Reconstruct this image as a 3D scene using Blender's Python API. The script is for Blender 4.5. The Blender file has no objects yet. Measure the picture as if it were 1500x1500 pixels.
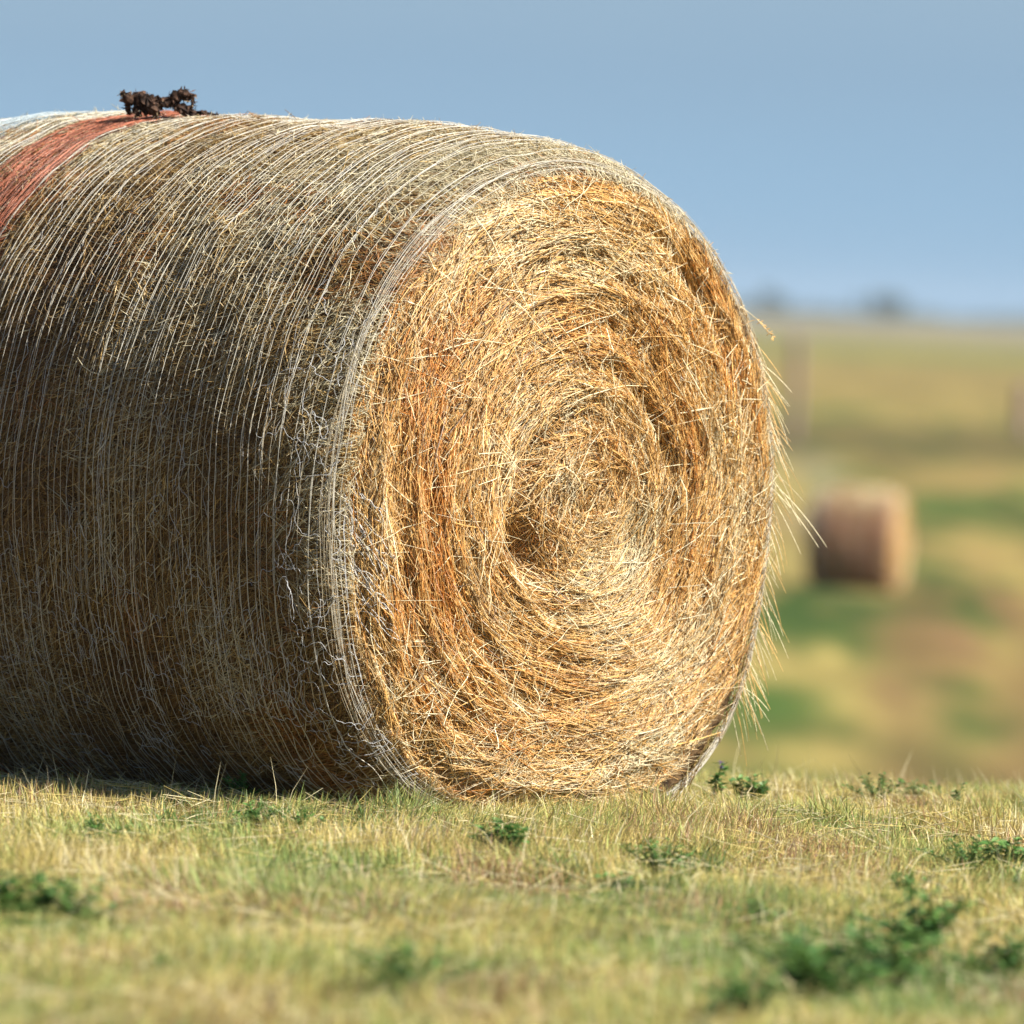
import bpy, math, random
import numpy as np
from mathutils import Matrix, Vector

rng = np.random.default_rng(7)
random.seed(7)
S = bpy.context.scene
COL = S.collection
R = math.radians
U = rng.uniform
N = rng.normal

# ------------------------------------------------------------------ helpers
def mesh_from(name, verts, faces, mat, parent=None, tint=None, smooth=True):
    """verts (n,3), faces (m,4) or list of (m,k) arrays -> ONE mesh object"""
    me = bpy.data.meshes.new(name)
    verts = np.ascontiguousarray(verts, dtype=np.float32)
    if not isinstance(faces, list):
        faces = [faces]
    loops = np.concatenate([f.reshape(-1) for f in faces]).astype(np.int32)
    sizes = np.concatenate([np.full(len(f), f.shape[1]) for f in faces])
    starts = np.concatenate([[0], np.cumsum(sizes)[:-1]]).astype(np.int32)
    me.vertices.add(len(verts)); me.vertices.foreach_set('co', verts.reshape(-1))
    me.loops.add(len(loops)); me.loops.foreach_set('vertex_index', loops)
    me.polygons.add(len(sizes)); me.polygons.foreach_set('loop_start', starts)
    me.polygons.foreach_set('use_smooth', np.full(len(sizes), smooth, dtype=bool))
    me.update(calc_edges=True)
    if tint is not None:
        a = me.color_attributes.new('tint', 'FLOAT_COLOR', 'POINT')
        c = np.ones((len(verts), 4), dtype=np.float32); c[:, :3] = tint
        a.data.foreach_set('color', c.reshape(-1))
    me.materials.append(mat)
    o = bpy.data.objects.new(name, me)
    COL.objects.link(o)
    if parent is not None:
        o.parent = parent
    return o

def unit(v):
    return v / np.maximum(np.linalg.norm(v, axis=-1, keepdims=True), 1e-9)

def tubes(P, rad, sides=3, taper=0.55):
    """P (n,k,3), rad (n,) -> verts, quads ; each row of P is one thin stalk"""
    n, k, _ = P.shape
    T = np.gradient(P, axis=1)
    T = unit(T)
    ref = unit(N(size=(n, 1, 3)))
    A = unit(np.cross(T, np.broadcast_to(ref, T.shape)))
    B = np.cross(T, A)
    rad = np.asarray(rad)
    if rad.ndim == 1:
        prof = 1 - (1 - taper) * np.abs(np.linspace(-1, 1, k)) ** 3
        rad = rad[:, None] * prof[None, :]
    ang = np.arange(sides) / sides * 2 * np.pi
    V = P[:, :, None, :] + rad[:, :, None, None] * (
        np.cos(ang)[None, None, :, None] * A[:, :, None, :] + np.sin(ang)[None, None, :, None] * B[:, :, None, :])
    idx = np.arange(n * k * sides).reshape(n, k, sides)
    a = idx[:, :-1, :]; b = idx[:, 1:, :]
    F = np.stack([a, np.roll(a, -1, 2), np.roll(b, -1, 2), b], axis=-1).reshape(-1, 4)
    return V.reshape(-1, 3), F

def rep_tint(c, per):
    return np.repeat(c, per, axis=0)

class MB:
    """collects verts / faces / tints of several pieces into one mesh"""
    def __init__(s): s.v = []; s.f = []; s.c = []; s.n = 0
    def add(s, V, F, c):
        V = np.asarray(V, float); s.v.append(V)
        for f in (F if isinstance(F, list) else [F]):
            s.f.append(np.asarray(f) + s.n)
        c = np.asarray(c, float)
        s.c.append(np.broadcast_to(c, (len(V), 3)) if c.ndim == 1 else c)
        s.n += len(V)
    def build(s, name, mat, parent=None, smooth=True):
        q = [f for f in s.f if f.shape[1] == 4]; t = [f for f in s.f if f.shape[1] == 3]
        F = []
        if q: F.append(np.concatenate(q))
        if t: F.append(np.concatenate(t))
        return mesh_from(name, np.concatenate(s.v), F, mat, parent, np.concatenate(s.c), smooth)

_grids = {}
def vnoise(u, v, seed=0, wrap_u=64, wrap_v=64):
    key = (seed, wrap_u, wrap_v)
    if key not in _grids:
        _grids[key] = np.random.default_rng(1000 + seed).uniform(-1, 1, (wrap_u, wrap_v))
    g = _grids[key]
    u = np.asarray(u, float); v = np.asarray(v, float)
    iu = np.floor(u).astype(int); iv = np.floor(v).astype(int)
    fu = u - iu; fv = v - iv
    fu = fu * fu * (3 - 2 * fu); fv = fv * fv * (3 - 2 * fv)
    a = g[iu % wrap_u, iv % wrap_v]; b = g[(iu + 1) % wrap_u, iv % wrap_v]
    c = g[iu % wrap_u, (iv + 1) % wrap_v]; d = g[(iu + 1) % wrap_u, (iv + 1) % wrap_v]
    return (a * (1 - fu) + b * fu) * (1 - fv) + (c * (1 - fu) + d * fu) * fv

def fbm(u, v, seed=0, oct=3):
    s = 0; a = 1.0
    for i in range(oct):
        s = s + a * vnoise(u * 2 ** i, v * 2 ** i, seed + i * 17); a *= 0.5
    return s

def sstep(a, b, x):
    t = np.clip((np.asarray(x, float) - a) / (b - a), 0, 1)
    return t * t * (3 - 2 * t)

def tag(o, label=None, cat=None, group=None, kind=None):
    if label: o['label'] = label
    if cat: o['category'] = cat
    if group: o['group'] = group
    if kind: o['kind'] = kind
    return o

def empty(name, loc=(0, 0, 0), rz=0.0):
    o = bpy.data.objects.new(name, None); COL.objects.link(o)
    o.location = loc; o.rotation_euler = (0, 0, rz); o.empty_display_size = 0.1
    return o

# ------------------------------------------------------------------ materials
def nodes_of(m):
    m.use_nodes = True
    return m.node_tree.nodes, m.node_tree.links

def fibre_mat(name, rough=0.5, spec=0.4, translucent=0.0, scale=900, var=0.35):
    """procedural: per-stalk tint broken up by fine noise along the stalk"""
    m = bpy.data.materials.new(name); nd, ln = nodes_of(m)
    b = nd['Principled BSDF']; out = nd['Material Output']
    at = nd.new('ShaderNodeAttribute'); at.attribute_name = 'tint'
    tc = nd.new('ShaderNodeTexCoord')
    nz = nd.new('ShaderNodeTexNoise'); nz.inputs['Scale'].default_value = scale / 10; nz.inputs['Detail'].default_value = 2
    ln.new(tc.outputs['Object'], nz.inputs['Vector'])
    mr = nd.new('ShaderNodeMapRange'); mr.inputs['From Min'].default_value = 0.3; mr.inputs['From Max'].default_value = 0.7
    mr.inputs['To Min'].default_value = 1 - var; mr.inputs['To Max'].default_value = 1 + var * 0.6
    ln.new(nz.outputs['Fac'], mr.inputs['Value'])
    mx = nd.new('ShaderNodeVectorMath'); mx.operation = 'SCALE'
    ln.new(at.outputs['Color'], mx.inputs[0]); ln.new(mr.outputs['Result'], mx.inputs['Scale'])
    ln.new(mx.outputs['Vector'], b.inputs['Base Color'])
    b.inputs['Roughness'].default_value = rough
    b.inputs['Specular IOR Level'].default_value = spec
    if translucent > 0:
        tr = nd.new('ShaderNodeBsdfTranslucent'); ln.new(mx.outputs['Vector'], tr.inputs['Color'])
        ms = nd.new('ShaderNodeMixShader'); ms.inputs['Fac'].default_value = translucent
        ln.new(b.outputs['BSDF'], ms.inputs[1]); ln.new(tr.outputs['BSDF'], ms.inputs[2])
        ln.new(ms.outputs['Shader'], out.inputs['Surface'])
    return m

def core_mat(name, c1, c2, scale):
    m = bpy.data.materials.new(name); nd, ln = nodes_of(m)
    b = nd['Principled BSDF']
    tc = nd.new('ShaderNodeTexCoord')
    mp = nd.new('ShaderNodeMapping'); mp.inputs['Scale'].default_value = scale
    nz = nd.new('ShaderNodeTexNoise'); nz.inputs['Scale'].default_value = 30; nz.inputs['Detail'].default_value = 6
    cr = nd.new('ShaderNodeValToRGB')
    cr.color_ramp.elements[0].position = 0.35; cr.color_ramp.elements[0].color = (*c1, 1)
    cr.color_ramp.elements[1].position = 0.65; cr.color_ramp.elements[1].color = (*c2, 1)
    bp = nd.new('ShaderNodeBump'); bp.inputs['Strength'].default_value = 0.8; bp.inputs['Distance'].default_value = 0.01
    ln.new(tc.outputs['Object'], mp.inputs['Vector']); ln.new(mp.outputs['Vector'], nz.inputs['Vector'])
    ln.new(nz.outputs['Fac'], cr.inputs['Fac']); ln.new(cr.outputs['Color'], b.inputs['Base Color'])
    ln.new(nz.outputs['Fac'], bp.inputs['Height']); ln.new(bp.outputs['Normal'], b.inputs['Normal'])
    b.inputs['Roughness'].default_value = 0.9
    return m

M_straw = fibre_mat('straw', 0.36, 0.55, 0.08)
M_net = fibre_mat('net_plastic', 0.35, 0.5, 0.1, var=0.15)
M_grass = fibre_mat('dry_grass', 0.5, 0.35, 0.2, scale=300, var=0.2)
M_leaf = fibre_mat('green_leaf', 0.45, 0.4, 0.25, scale=500, var=0.25)
M_dirt = fibre_mat('dried_root', 0.85, 0.2, 0.0, scale=1500, var=0.5)
M_core = core_mat('packed_hay', (0.07, 0.038, 0.014), (0.22, 0.13, 0.05), (1, 1, 1))
M_wood = core_mat('weathered_wood', (0.16, 0.105, 0.095), (0.30, 0.21, 0.18), (4, 4, 0.4))
M_bark = core_mat('bark', (0.03, 0.025, 0.02), (0.07, 0.06, 0.045), (1, 1, 0.3))

# ------------------------------------------------------------------ camera
FOC, SENS, PIX = 200.0, 24.0, 1500.0
K = SENS / FOC / PIX                      # tangent per photo pixel
PITCH = math.atan((750 - 443) * K)
ROLL = R(2.5)
CR = Matrix.Rotation(R(90) - PITCH, 3, 'X') @ Matrix.Rotation(ROLL, 3, 'Z')
def ray(px, py):
    return CR @ Vector(((px - 750) * K, -(py - 750) * K, -1.0))
D0 = 20.0
ZC = 0.785                                 # height of the bale's face centre over the grass
vF = ray(829, 715) * D0
CAMZ = ZC - vF.z
CAM = Vector((0, 0, CAMZ))
cam = bpy.data.cameras.new('camera'); cam.lens = FOC; cam.sensor_width = SENS; cam.sensor_height = SENS
cam.clip_start = 0.1; cam.clip_end = 30000
cam.dof.use_dof = True; cam.dof.focus_distance = 19.75; cam.dof.aperture_fstop = 2.5
co = bpy.data.objects.new('camera', cam); COL.objects.link(co)
co.matrix_world = Matrix.Translation(CAM) @ CR.to_4x4()
S.camera = co

VALLEY = -3.05
def ground_z(x, y):
    """the knoll the bale lies on, then the wide field below"""
    x = np.asarray(x, float); y = np.asarray(y, float)
    k = sstep(20.9, 62, y)
    z = VALLEY * (0.25 * np.clip((y - 20.9) / 14.0, 0, 1) ** 1.2 * 1.0 + 0.75 * k)
    z = z + 0.001 * np.maximum(y - 1800, 0)
    z = z + 0.012 * vnoise(x * 1.3 + 40, y * 1.1, 3) * (1 - k) + 0.006 * vnoise(x * 5, y * 5, 4) * (1 - k)
    return z
def pix_ground(px, py, z=0.0):
    r = ray(px, py); t = (z - CAMZ) / r.z
    return CAM + r * t
def pix_at(px, py, depth):
    return CAM + ray(px, py) * depth

# ------------------------------------------------------------------ light and sky
SUN_H = Vector((0.92, -0.39)); SUN_H.normalize(); SUN_EL = R(42)
sdir = Vector((SUN_H.x * math.cos(SUN_EL), SUN_H.y * math.cos(SUN_EL), math.sin(SUN_EL)))
sl = bpy.data.lights.new('sun', 'SUN'); sl.energy = 5.0; sl.angle = R(0.5); sl.color = (1.0, 0.94, 0.84)
so = bpy.data.objects.new('sun', sl); COL.objects.link(so)
so.rotation_euler = sdir.to_track_quat('Z', 'Y').to_euler(); so.location = (6, 4, 12)
W = bpy.data.worlds.new('World'); S.world = W; W.use_nodes = True
nd, ln = W.node_tree.nodes, W.node_tree.links
bg = nd['Background']
sky = nd.new('ShaderNodeTexSky'); sky.sky_type = 'NISHITA'; sky.sun_disc = False
sky.sun_elevation = SUN_EL; sky.sun_rotation = math.atan2(SUN_H.x, SUN_H.y)
sky.air_density = 1.0; sky.dust_density = 0.4; sky.ozone_density = 1.5
bg.inputs['Strength'].default_value = 0.05
# a hazy slate-blue bank of distant cloud lies along the horizon
geo = nd.new('ShaderNodeNewGeometry') if False else nd.new('ShaderNodeTexCoord')
sep = nd.new('ShaderNodeSeparateXYZ'); ln.new(geo.outputs['Generated'], sep.inputs['Vector'])
mpz = nd.new('ShaderNodeMapping'); mpz.inputs['Scale'].default_value = (6, 6, 40)
nzs = nd.new('ShaderNodeTexNoise'); nzs.inputs['Scale'].default_value = 1.0; nzs.inputs['Detail'].default_value = 3
ln.new(geo.outputs['Generated'], mpz.inputs['Vector']); ln.new(mpz.outputs['Vector'], nzs.inputs['Vector'])
ad = nd.new('ShaderNodeMath'); ad.operation = 'MULTIPLY_ADD'; ad.inputs[1].default_value = 0.012
ln.new(nzs.outputs['Fac'], ad.inputs[0]); ln.new(sep.outputs['Z'], ad.inputs[2])
ramp = nd.new('ShaderNodeValToRGB'); ce = ramp.color_ramp.elements
def lin(r, g, b):
    f = lambda c: ((c / 255 + 0.055) / 1.055) ** 2.4 if c > 10 else c / 255 / 12.92
    return (f(r), f(g), f(b))
SK = 1 / 0.05 / 2 ** 1.02      # radiance of the bank of cloud as exposed
mr = nd.new('ShaderNodeMapRange'); mr.inputs['From Min'].default_value = 0.006; mr.inputs['From Max'].default_value = 0.046
ln.new(ad.outputs[0], mr.inputs['Value']); ln.new(mr.outputs['Result'], ramp.inputs['Fac'])
ce[0].position = 0.0; ce[0].color = (*lin(151, 187, 216), 1)
ce[1].position = 1.0; ce[1].color = (*lin(155, 182, 203), 1)
e = ce.new(0.35); e.color = (*lin(148, 184, 213), 1)
e = ce.new(0.7); e.color = (*lin(147, 178, 204), 1)
sc = nd.new('ShaderNodeVectorMath'); sc.operation = 'SCALE'; sc.inputs['Scale'].default_value = SK
ln.new(ramp.outputs['Color'], sc.inputs[0])
mrf = nd.new('ShaderNodeMapRange'); mrf.interpolation_type = 'SMOOTHSTEP'
mrf.inputs['From Min'].default_value = 0.05; mrf.inputs['From Max'].default_value = 0.16
ln.new(sep.outputs['Z'], mrf.inputs['Value'])
mxs = nd.new('ShaderNodeMix'); mxs.data_type = 'RGBA'
ln.new(mrf.outputs['Result'], mxs.inputs['Factor']); ln.new(sc.outputs['Vector'], mxs.inputs['A']); ln.new(sky.outputs['Color'], mxs.inputs['B'])
ln.new(mxs.outputs['Result'], bg.inputs['Color'])

# ------------------------------------------------------------------ the round bale
def smax0(z, e=0.045):
    return 0.5 * (z + np.sqrt(z * z + e * e))

GOLD = np.array([0.84, 0.52, 0.185]); PALE = np.array([0.93, 0.82, 0.54]); RUST = np.array([0.64, 0.27, 0.06])
DARK = np.array([0.24, 0.13, 0.05]); TAN = np.array([0.69, 0.47, 0.185]); GREY = np.array([0.48, 0.305, 0.11]); OLIVE = np.array([0.32, 0.19, 0.058])

def make_bale(root, L, n_face, n_side, n_net, dense, red, blue, straw_r, seed, side_tone=0.80, fine=True, pink=0.0):
    RF, DR, SH = 0.732, 0.079, 0.14
    C = np.array([0.022, -0.055])                 # the winding's centre is off the middle
    def rad(t):
        return RF + DR * (1 - np.exp(-np.maximum(t, 0) / SH)) + 0.03 * (1 - np.exp(-np.maximum(t, 0) / 0.025)) - (DR + 0.05) * np.exp(-np.maximum(L - t, 0) / SH)
    def bump(t, ph):
        return 0.007 * fbm(ph * 7 + 3, t * 9, seed + 5, 2) + 0.006 * vnoise(ph * 22, t * 26, seed + 9) + 0.012 * vnoise(ph * 1.7, t * 2.1, seed + 2)
    def bump_taut(t, ph):
        return 0.006 * vnoise(ph * 7 + 3, t * 9, seed + 5) + 0.012 * vnoise(ph * 1.7, t * 2.1, seed + 2)
    def section(ph):
        # round above, sagged to a squarer foot below
        c, s_ = np.cos(ph), np.sin(ph)
        e = 2.0 / (2.0 + 0.5 * sstep(0.05, -0.6, s_))
        return np.sign(c) * np.abs(c) ** e, np.sign(s_) * np.abs(s_) ** e * (1 + 0.055 * sstep(-0.1, -0.9, s_))
    def side(t, ph, h):
        r = rad(t) + h + 0.010 * vnoise(ph / (2 * np.pi) * 9, t * 0.8, seed + 3, wrap_u=9)
        c_, s_ = section(ph); y = r * c_; z = ZC + r * s_
        return np.stack([L / 2 - t, y, smax0(z)], -1)
    def face_h(rho, th):
        u = th / (2 * np.pi)
        spiral = rho * 7.0 + u
        saw = spiral - np.floor(spiral)
        h = 0.015 * (saw - 0.5) * (0.4 + 0.6 * vnoise(u * 9, rho * 6, seed + 20, wrap_u=9))
        h = h + 0.009 * vnoise(u * 11, rho * 13, seed + 21, wrap_u=11) + 0.015 * vnoise(u * 20, rho * 38, seed + 22, wrap_u=20) + 0.008 * vnoise(u * 60, rho * 60, seed + 23, wrap_u=60)
        h = h + 0.034 * np.clip(1 - rho, 0, 1) ** 0.7 - 0.012 * np.exp(-(rho / 0.22) ** 2)
        # a torn crevice under the upper right rim and holes about the core
        def dent(rc, tc, wr, wt, d):
            dt = (th - tc + np.pi) % (2 * np.pi) - np.pi
            return -d * np.exp(-((rho - rc) / wr) ** 2 - (dt / wt) ** 2)
        h = h + dent(0.90, 0.86, 0.04, 0.18, 0.11) + dent(0.86, 0.62, 0.05, 0.12, 0.03)
        h = h + dent(0.27, 2.55, 0.045, 0.5, 0.10) + dent(0.29, 3.6, 0.06, 0.38, 0.15) + dent(0.27, -0.41, 0.045, 0.4, 0.055)
        h = h + dent(0.45, 0.62, 0.03, 0.5, 0.08) + dent(0.60, 3.75, 0.03, 0.35, 0.025)
        return h
    def face(rho, th, h):
        r = RF * rho
        c_, s_ = section(th); m_ = rho ** 2; c_ = c_ * m_ + np.cos(th) * (1 - m_); s_ = s_ * m_ + np.sin(th) * (1 - m_)
        y = C[0] * (1 - rho) + r * c_
        z = ZC + C[1] * (1 - rho) + r * s_
        edge = -0.03 * sstep(0.9, 1.0, rho)
        return np.stack([L / 2 + face_h(rho, th) + edge + h, y, smax0(z)], -1)

    # ---- packed core (one closed body)
    nt, nph, nr = 60, 120, 28
    ph = np.arange(nph) / nph * 2 * np.pi
    ts = np.linspace(0.04, L, nt)
    T, P = np.meshgrid(ts, ph, indexing='ij')
    V1 = side(T, P, bump(T, P) - 0.012)
    rhos = np.linspace(1.0, 0.0, nr)[1:]
    RR, TH = np.meshgrid(rhos, ph, indexing='ij')
    V2 = face(RR, TH, -0.02)
    V3 = face(RR, TH, 0.0); V3[..., 0] = -V3[..., 0]
    grid = np.concatenate([V3[::-1].copy(), V1[::-1], V2], 0)     # back centre .. back rim .. side .. front centre
    g = grid.shape[0]
    idx = np.arange(g * nph).reshape(g, nph)
    a = idx[:-1]; b = idx[1:]
    F = np.stack([a, b, np.roll(b, -1, 1), np.roll(a, -1, 1)], -1).reshape(-1, 4)
    mesh_from('packed_hay', grid.reshape(-1, 3), F, M_core, root)

    # ---- straw of the round side
    n = n_side
    t0 = U(0.0, L, n)
    w = U(0, 1, n)
    ph0 = np.where(w < 0.82, U(R(60), R(285), n), U(R(-75), R(60), n))   # most where it can be seen
    ln_ = U(0.02, 0.09, n) * np.where(U(0, 1, n) < 0.10, 2.2, 1.0)
    grain = 0.9 * vnoise(ph0 * 5, t0 * 6, seed + 31)
    al = np.where(U(0, 1, n) < 0.5, N(0.25, 0.45, n), U(-1.57, 1.57, n)) + grain
    k = 4
    s = np.linspace(-0.5, 0.5, k)[None, :] * ln_[:, None]
    bend = N(0, 3.5, n)[:, None] * s ** 2
    dt = np.cos(al)[:, None] * s - np.sin(al)[:, None] * bend
    dp = (np.sin(al)[:, None] * s + np.cos(al)[:, None] * bend) / 0.84
    tt = np.clip(t0[:, None] + dt, -0.004, L); pp = ph0[:, None] + dp
    lift = N(0, 0.004, n)[:, None] * (s / ln_[:, None] * 2)
    poke = np.where(U(0, 1, n) < 0.08, U(0.004, 0.017, n), 0)[:, None] * (s / ln_[:, None] + 0.5) ** 2
    hh = bump(tt, pp) + U(-0.013, 0.0045, n)[:, None] + lift + poke
    Pn = side(tt, pp, hh)
    tone = fbm(ph0 * 2.2, t0 * 3, seed + 41, 3)[:, None] + N(0, 0.75, (n, 1)) - 0.05 + 0.9 * sstep(0.28, 0.0, t0)[:, None] + 1.05 * sstep(0.35, 0.95, np.sin(ph0))[:, None]   # paler toward the top: sunlight painted into the straw tint
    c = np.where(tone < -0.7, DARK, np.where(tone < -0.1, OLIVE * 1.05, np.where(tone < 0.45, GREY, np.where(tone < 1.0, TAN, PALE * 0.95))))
    rustm = (vnoise(ph0 * 4, t0 * 5, seed + 43) + N(0, 0.35, n)) > 0.85
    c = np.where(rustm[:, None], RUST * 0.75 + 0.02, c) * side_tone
    c = np.where(U(0, 1, (n, 1)) < pink * (1 - 0.8 * sstep(0.35, 0.9, np.sin(ph0)))[:, None], np.array([0.62, 0.29, 0.20]), c)  # pink thins out upward, so the tint itself imitates a sunlit top
    for (lo, hi, colr, pr) in ((red[0], red[1], np.array([0.40, 0.125, 0.065]), 0.52), (blue[0], blue[1], np.array([0.36, 0.46, 0.52]), 0.6)):
        edge = N(0, 0.006, n)
        m = (t0 + edge > lo) & (t0 + edge < hi) & (U(0, 1, n) < pr)
        c = np.where(m[:, None], colr * U(0.6, 1.6, (n, 1)), c)
    c = c * U(0.75, 1.25, (n, 1))
    r_ = straw_r * U(0.5, 1.05, n) * (0.85 if fine else 1.3)
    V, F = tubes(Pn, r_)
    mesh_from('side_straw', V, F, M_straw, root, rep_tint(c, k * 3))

    # ---- straw of the wound end
    n = n_face
    rho0 = np.sqrt(U(0, 1, n)); rho0 = np.where(U(0, 1, n) < 0.06, U(0, 0.3, n), rho0)
    th0 = U(0, 2 * np.pi, n)
    ln_ = rng.gamma(3.0, 0.045, n).clip(0.03, 0.4)
    core = np.exp(-(rho0 / 0.24) ** 2)
    low = sstep(-0.55, -0.95, rho0 * np.sin(th0))
    jit = N(0, 1, n) * (0.16 + 0.75 * core + 0.4 * low) + 0.05 + 0.20 * vnoise(th0 / (2 * np.pi) * 14, rho0 * 12, seed + 51, wrap_u=14)
    rogue = U(0, 1, n) < 0.07
    jit = np.where(rogue, U(-1.5, 1.5, n), jit)
    k = 6
    q = np.linspace(-0.5, 0.5, k)
    s = q[None, :] * ln_[:, None]
    curl = np.where(rogue, U(0.0, 0.5, n), U(0.6, 1.05, n))[:, None]
    # local frame at the stalk's middle, then an arc that follows the winding
    rr = np.maximum(rho0 * RF, 0.09)[:, None]
    angl = s * curl / rr
    tang = np.where(np.abs(angl) > 1e-4, np.sin(angl) / np.where(np.abs(angl) > 1e-4, curl / rr, 1), s)
    radl = -(1 - np.cos(angl)) / np.maximum(curl / rr, 1e-4)
    cj, sj = np.cos(jit)[:, None], np.sin(jit)[:, None]
    td = tang * cj - radl * sj; rd = tang * sj + radl * cj
    ct, st = np.cos(th0)[:, None], np.sin(th0)[:, None]
    px = (rho0 * RF)[:, None] * ct + rd * ct - td * st
    pz = (rho0 * RF)[:, None] * st + rd * st + td * ct
    rho = np.hypot(px, pz) / RF; th = np.arctan2(pz, px)
    over = np.maximum(rho.max(1), 1.0)
    rho = np.minimum(rho / over[:, None] ** 0.9, 1.005)
    lift = N(0, 0.007, n)[:, None] * (q * 2)[None, :]
    poke = np.where(U(0, 1, n) < 0.10, U(0.008, 0.05, n), 0)[:, None] * (q + 0.5)[None, :] ** 2
    hh = U(-0.018, 0.013, n)[:, None] + lift + poke + np.where(rogue, U(0.0, 0.014, n), 0)[:, None]
    # the end of a bundle keeps the height of its own middle: layers overlap like shingles
    hmid = face_h(rho0, th0)[:, None]; hloc = face_h(rho, th)
    hh = hh + 0.45 * (hmid - hloc)
    Pn = face(rho, th, hh)
    clump = vnoise(th0 / (2 * np.pi) * 16, rho0 * 9, seed + 61, wrap_u=16) * 0.6 + vnoise(th0 / (2 * np.pi) * 5, rho0 * 4, seed + 62, wrap_u=5) * 0.5
    left = 0.35 * sstep(0.2, -0.8, rho0 * np.cos(th0) + 0.5 * rho0 * np.sin(th0)) - 0.30 * sstep(0.0, -0.9, rho0 * np.sin(th0)) * sstep(-0.3, 0.5, rho0 * np.cos(th0))
    tone = clump + left + N(0, 0.42, n)
    tone = tone[:, None]
    c = np.where(tone > 0.75, RUST, np.where(tone > 0.3, GOLD * 0.9 + RUST * 0.1, np.where(tone > -0.25, GOLD, np.where(tone > -0.6, 0.5 * GOLD + 0.5 * PALE, PALE))))
    c = np.where(U(0, 1, (n, 1)) < 0.10, DARK, c)
    c = np.where((rogue & (U(0, 1, n) < 0.6))[:, None], PALE, c)
    olive = (core + N(0, 0.25, n)) > 0.62
    c = np.where(olive[:, None], c * 0.75 + TAN * 0.2, c)
    c = c * U(0.72, 1.22, (n, 1))
    V, F = tubes(Pn, straw_r * rng.choice([0.45, 0.65, 0.85, 1.15], n, p=[.3, .35, .25, .1]) * U(.9, 1.1, n))
    mesh_from('end_straw', V, F, M_straw, root, rep_tint(c, k * 3))

    # ---- net wrap: white plastic threads round the side
    k = 200 if fine else 60
    php = np.linspace(R(-100), R(262), k)
    rows = []
    t = 0.03
    while t < L - 0.01:
        m = 1 if U() < 0.75 else 2
        for j in range(m):
            rows.append((t + j * U(0.002, 0.005), 1.0))
        t += U(0.0175, 0.0225) if t > 0.12 else U(0.024, 0.032)
    if n_net < 1: rows = rows[::8]
    for (lo, hi) in (red, blue):
        for j in range(int((hi - lo) / 0.0056 * max(n_net, 0.4))):
            rows.append((U(lo, hi), 0.7))
    for j in range(int(dense)):
        rows.append((0.002 + abs(N(0, 0.016)), U(0.5, 0.95)))          # bundle gathered on the front rim
    rows = np.array(rows); n = len(rows)
    ph2 = php[None, :] + np.zeros((n, 1))
    T = rows[:, 0][:, None] + 0.010 * vnoise(ph2 * 1.1, rows[:, 0][:, None] * 5 + 0 * ph2, seed + 71) + 0.0022 * vnoise(ph2 * 3, U(0, 60, n)[:, None] + 0 * ph2, seed + 72)
    low = sstep(R(205), R(235), ph2)                           # slack low down
    T = T + low * 0.02 * vnoise(ph2 * 9, U(0, 60, n)[:, None] + 0 * ph2, seed + 73)
    T = np.clip(T, 0.001, L)
    hh = bump_taut(T, ph2) + 0.0108 + U(-0.003, 0.002, n)[:, None] + 0.0025 * vnoise(ph2 * 14, U(0, 60, n)[:, None] + 0 * ph2, seed + 74)
    rim = rows[:, 0] < 0.05
    hh = np.where(rim[:, None], 0.004 + U(0, 0.010, n)[:, None] + 0.008 * vnoise(ph2 * 6, U(0, 60, n)[:, None] + 0 * ph2, seed + 75), hh)
    T = np.where(rim[:, None], np.clip(rows[:, 0][:, None] + 0.007 * vnoise(ph2 * 4, U(0, 60, n)[:, None] + 0 * ph2, seed + 76), 0.0, L), T)
    P1 = side(T, ph2, hh)
    c = np.where(U(0, 1, (n, 1)) < 0.3, np.array([0.56, 0.49, 0.36]), np.array([0.78, 0.74, 0.63])) * U(0.85, 1.0, (n, 1))
    inred = (rows[:, 0] > red[0]) & (rows[:, 0] < red[1]); inblue = (rows[:, 0] > blue[0]) & (rows[:, 0] < blue[1])
    c = np.where(inblue[:, None], np.array([0.55, 0.64, 0.68]), c)
    rw = (0.00096 if fine else 0.003) * U(0.5, 1.1, n) * np.minimum(rows[:, 1], 1.0)
    keep = ~inred
    mb = MB()
    V, F = tubes(P1[keep], np.repeat(rw[keep][:, None], k, 1)); mb.add(V, F, rep_tint(c[keep], k * 3))
    # thin zigzag threads of the knit, mostly slipped
    if fine:
        nz = 200; kk = 24
        t0 = U(0.02, L - 0.02, nz); p0 = U(R(70), R(262), nz)
        q = np.linspace(0, 1, kk)[None, :]
        Tz = t0[:, None] + U(-0.03, 0.03, nz)[:, None] * np.abs(((q * U(1, 3, nz)[:, None]) % 1) - 0.5) * 2 + 0.004 * N(0, 1, (nz, kk)).cumsum(1) * 0.25
        Pz = p0[:, None] + q * U(0.12, 0.6, nz)[:, None]
        Tz = np.clip(Tz, 0.001, L)
        Pz_ = side(Tz, Pz, 0.5 * bump(Tz, Pz) + 0.009)
        V, F = tubes(Pz_, np.full((nz, kk), 0.00055)); mb.add(V, F, np.array([0.66, 0.66, 0.64]))
        # frayed, curled ends on the shaded lower side
        nz = 230; kk = 22
        t0 = np.concatenate([U(0.05, 1.5, nz - 60), U(0.0, 0.12, 60)]); p0 = np.concatenate([N(R(206), R(11), nz - 60), U(R(150), R(240), 60)])
        a0 = U(0, 6.28, nz)[:, None] + (N(0, 0.55, (nz, kk))).cumsum(1)
        st_ = U(0.003, 0.008, nz)[:, None]
        Tz = np.clip(t0[:, None] + (np.cos(a0) * st_).cumsum(1), 0.001, L); Pz = p0[:, None] + (np.sin(a0) * st_).cumsum(1) * 1.5
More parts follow.
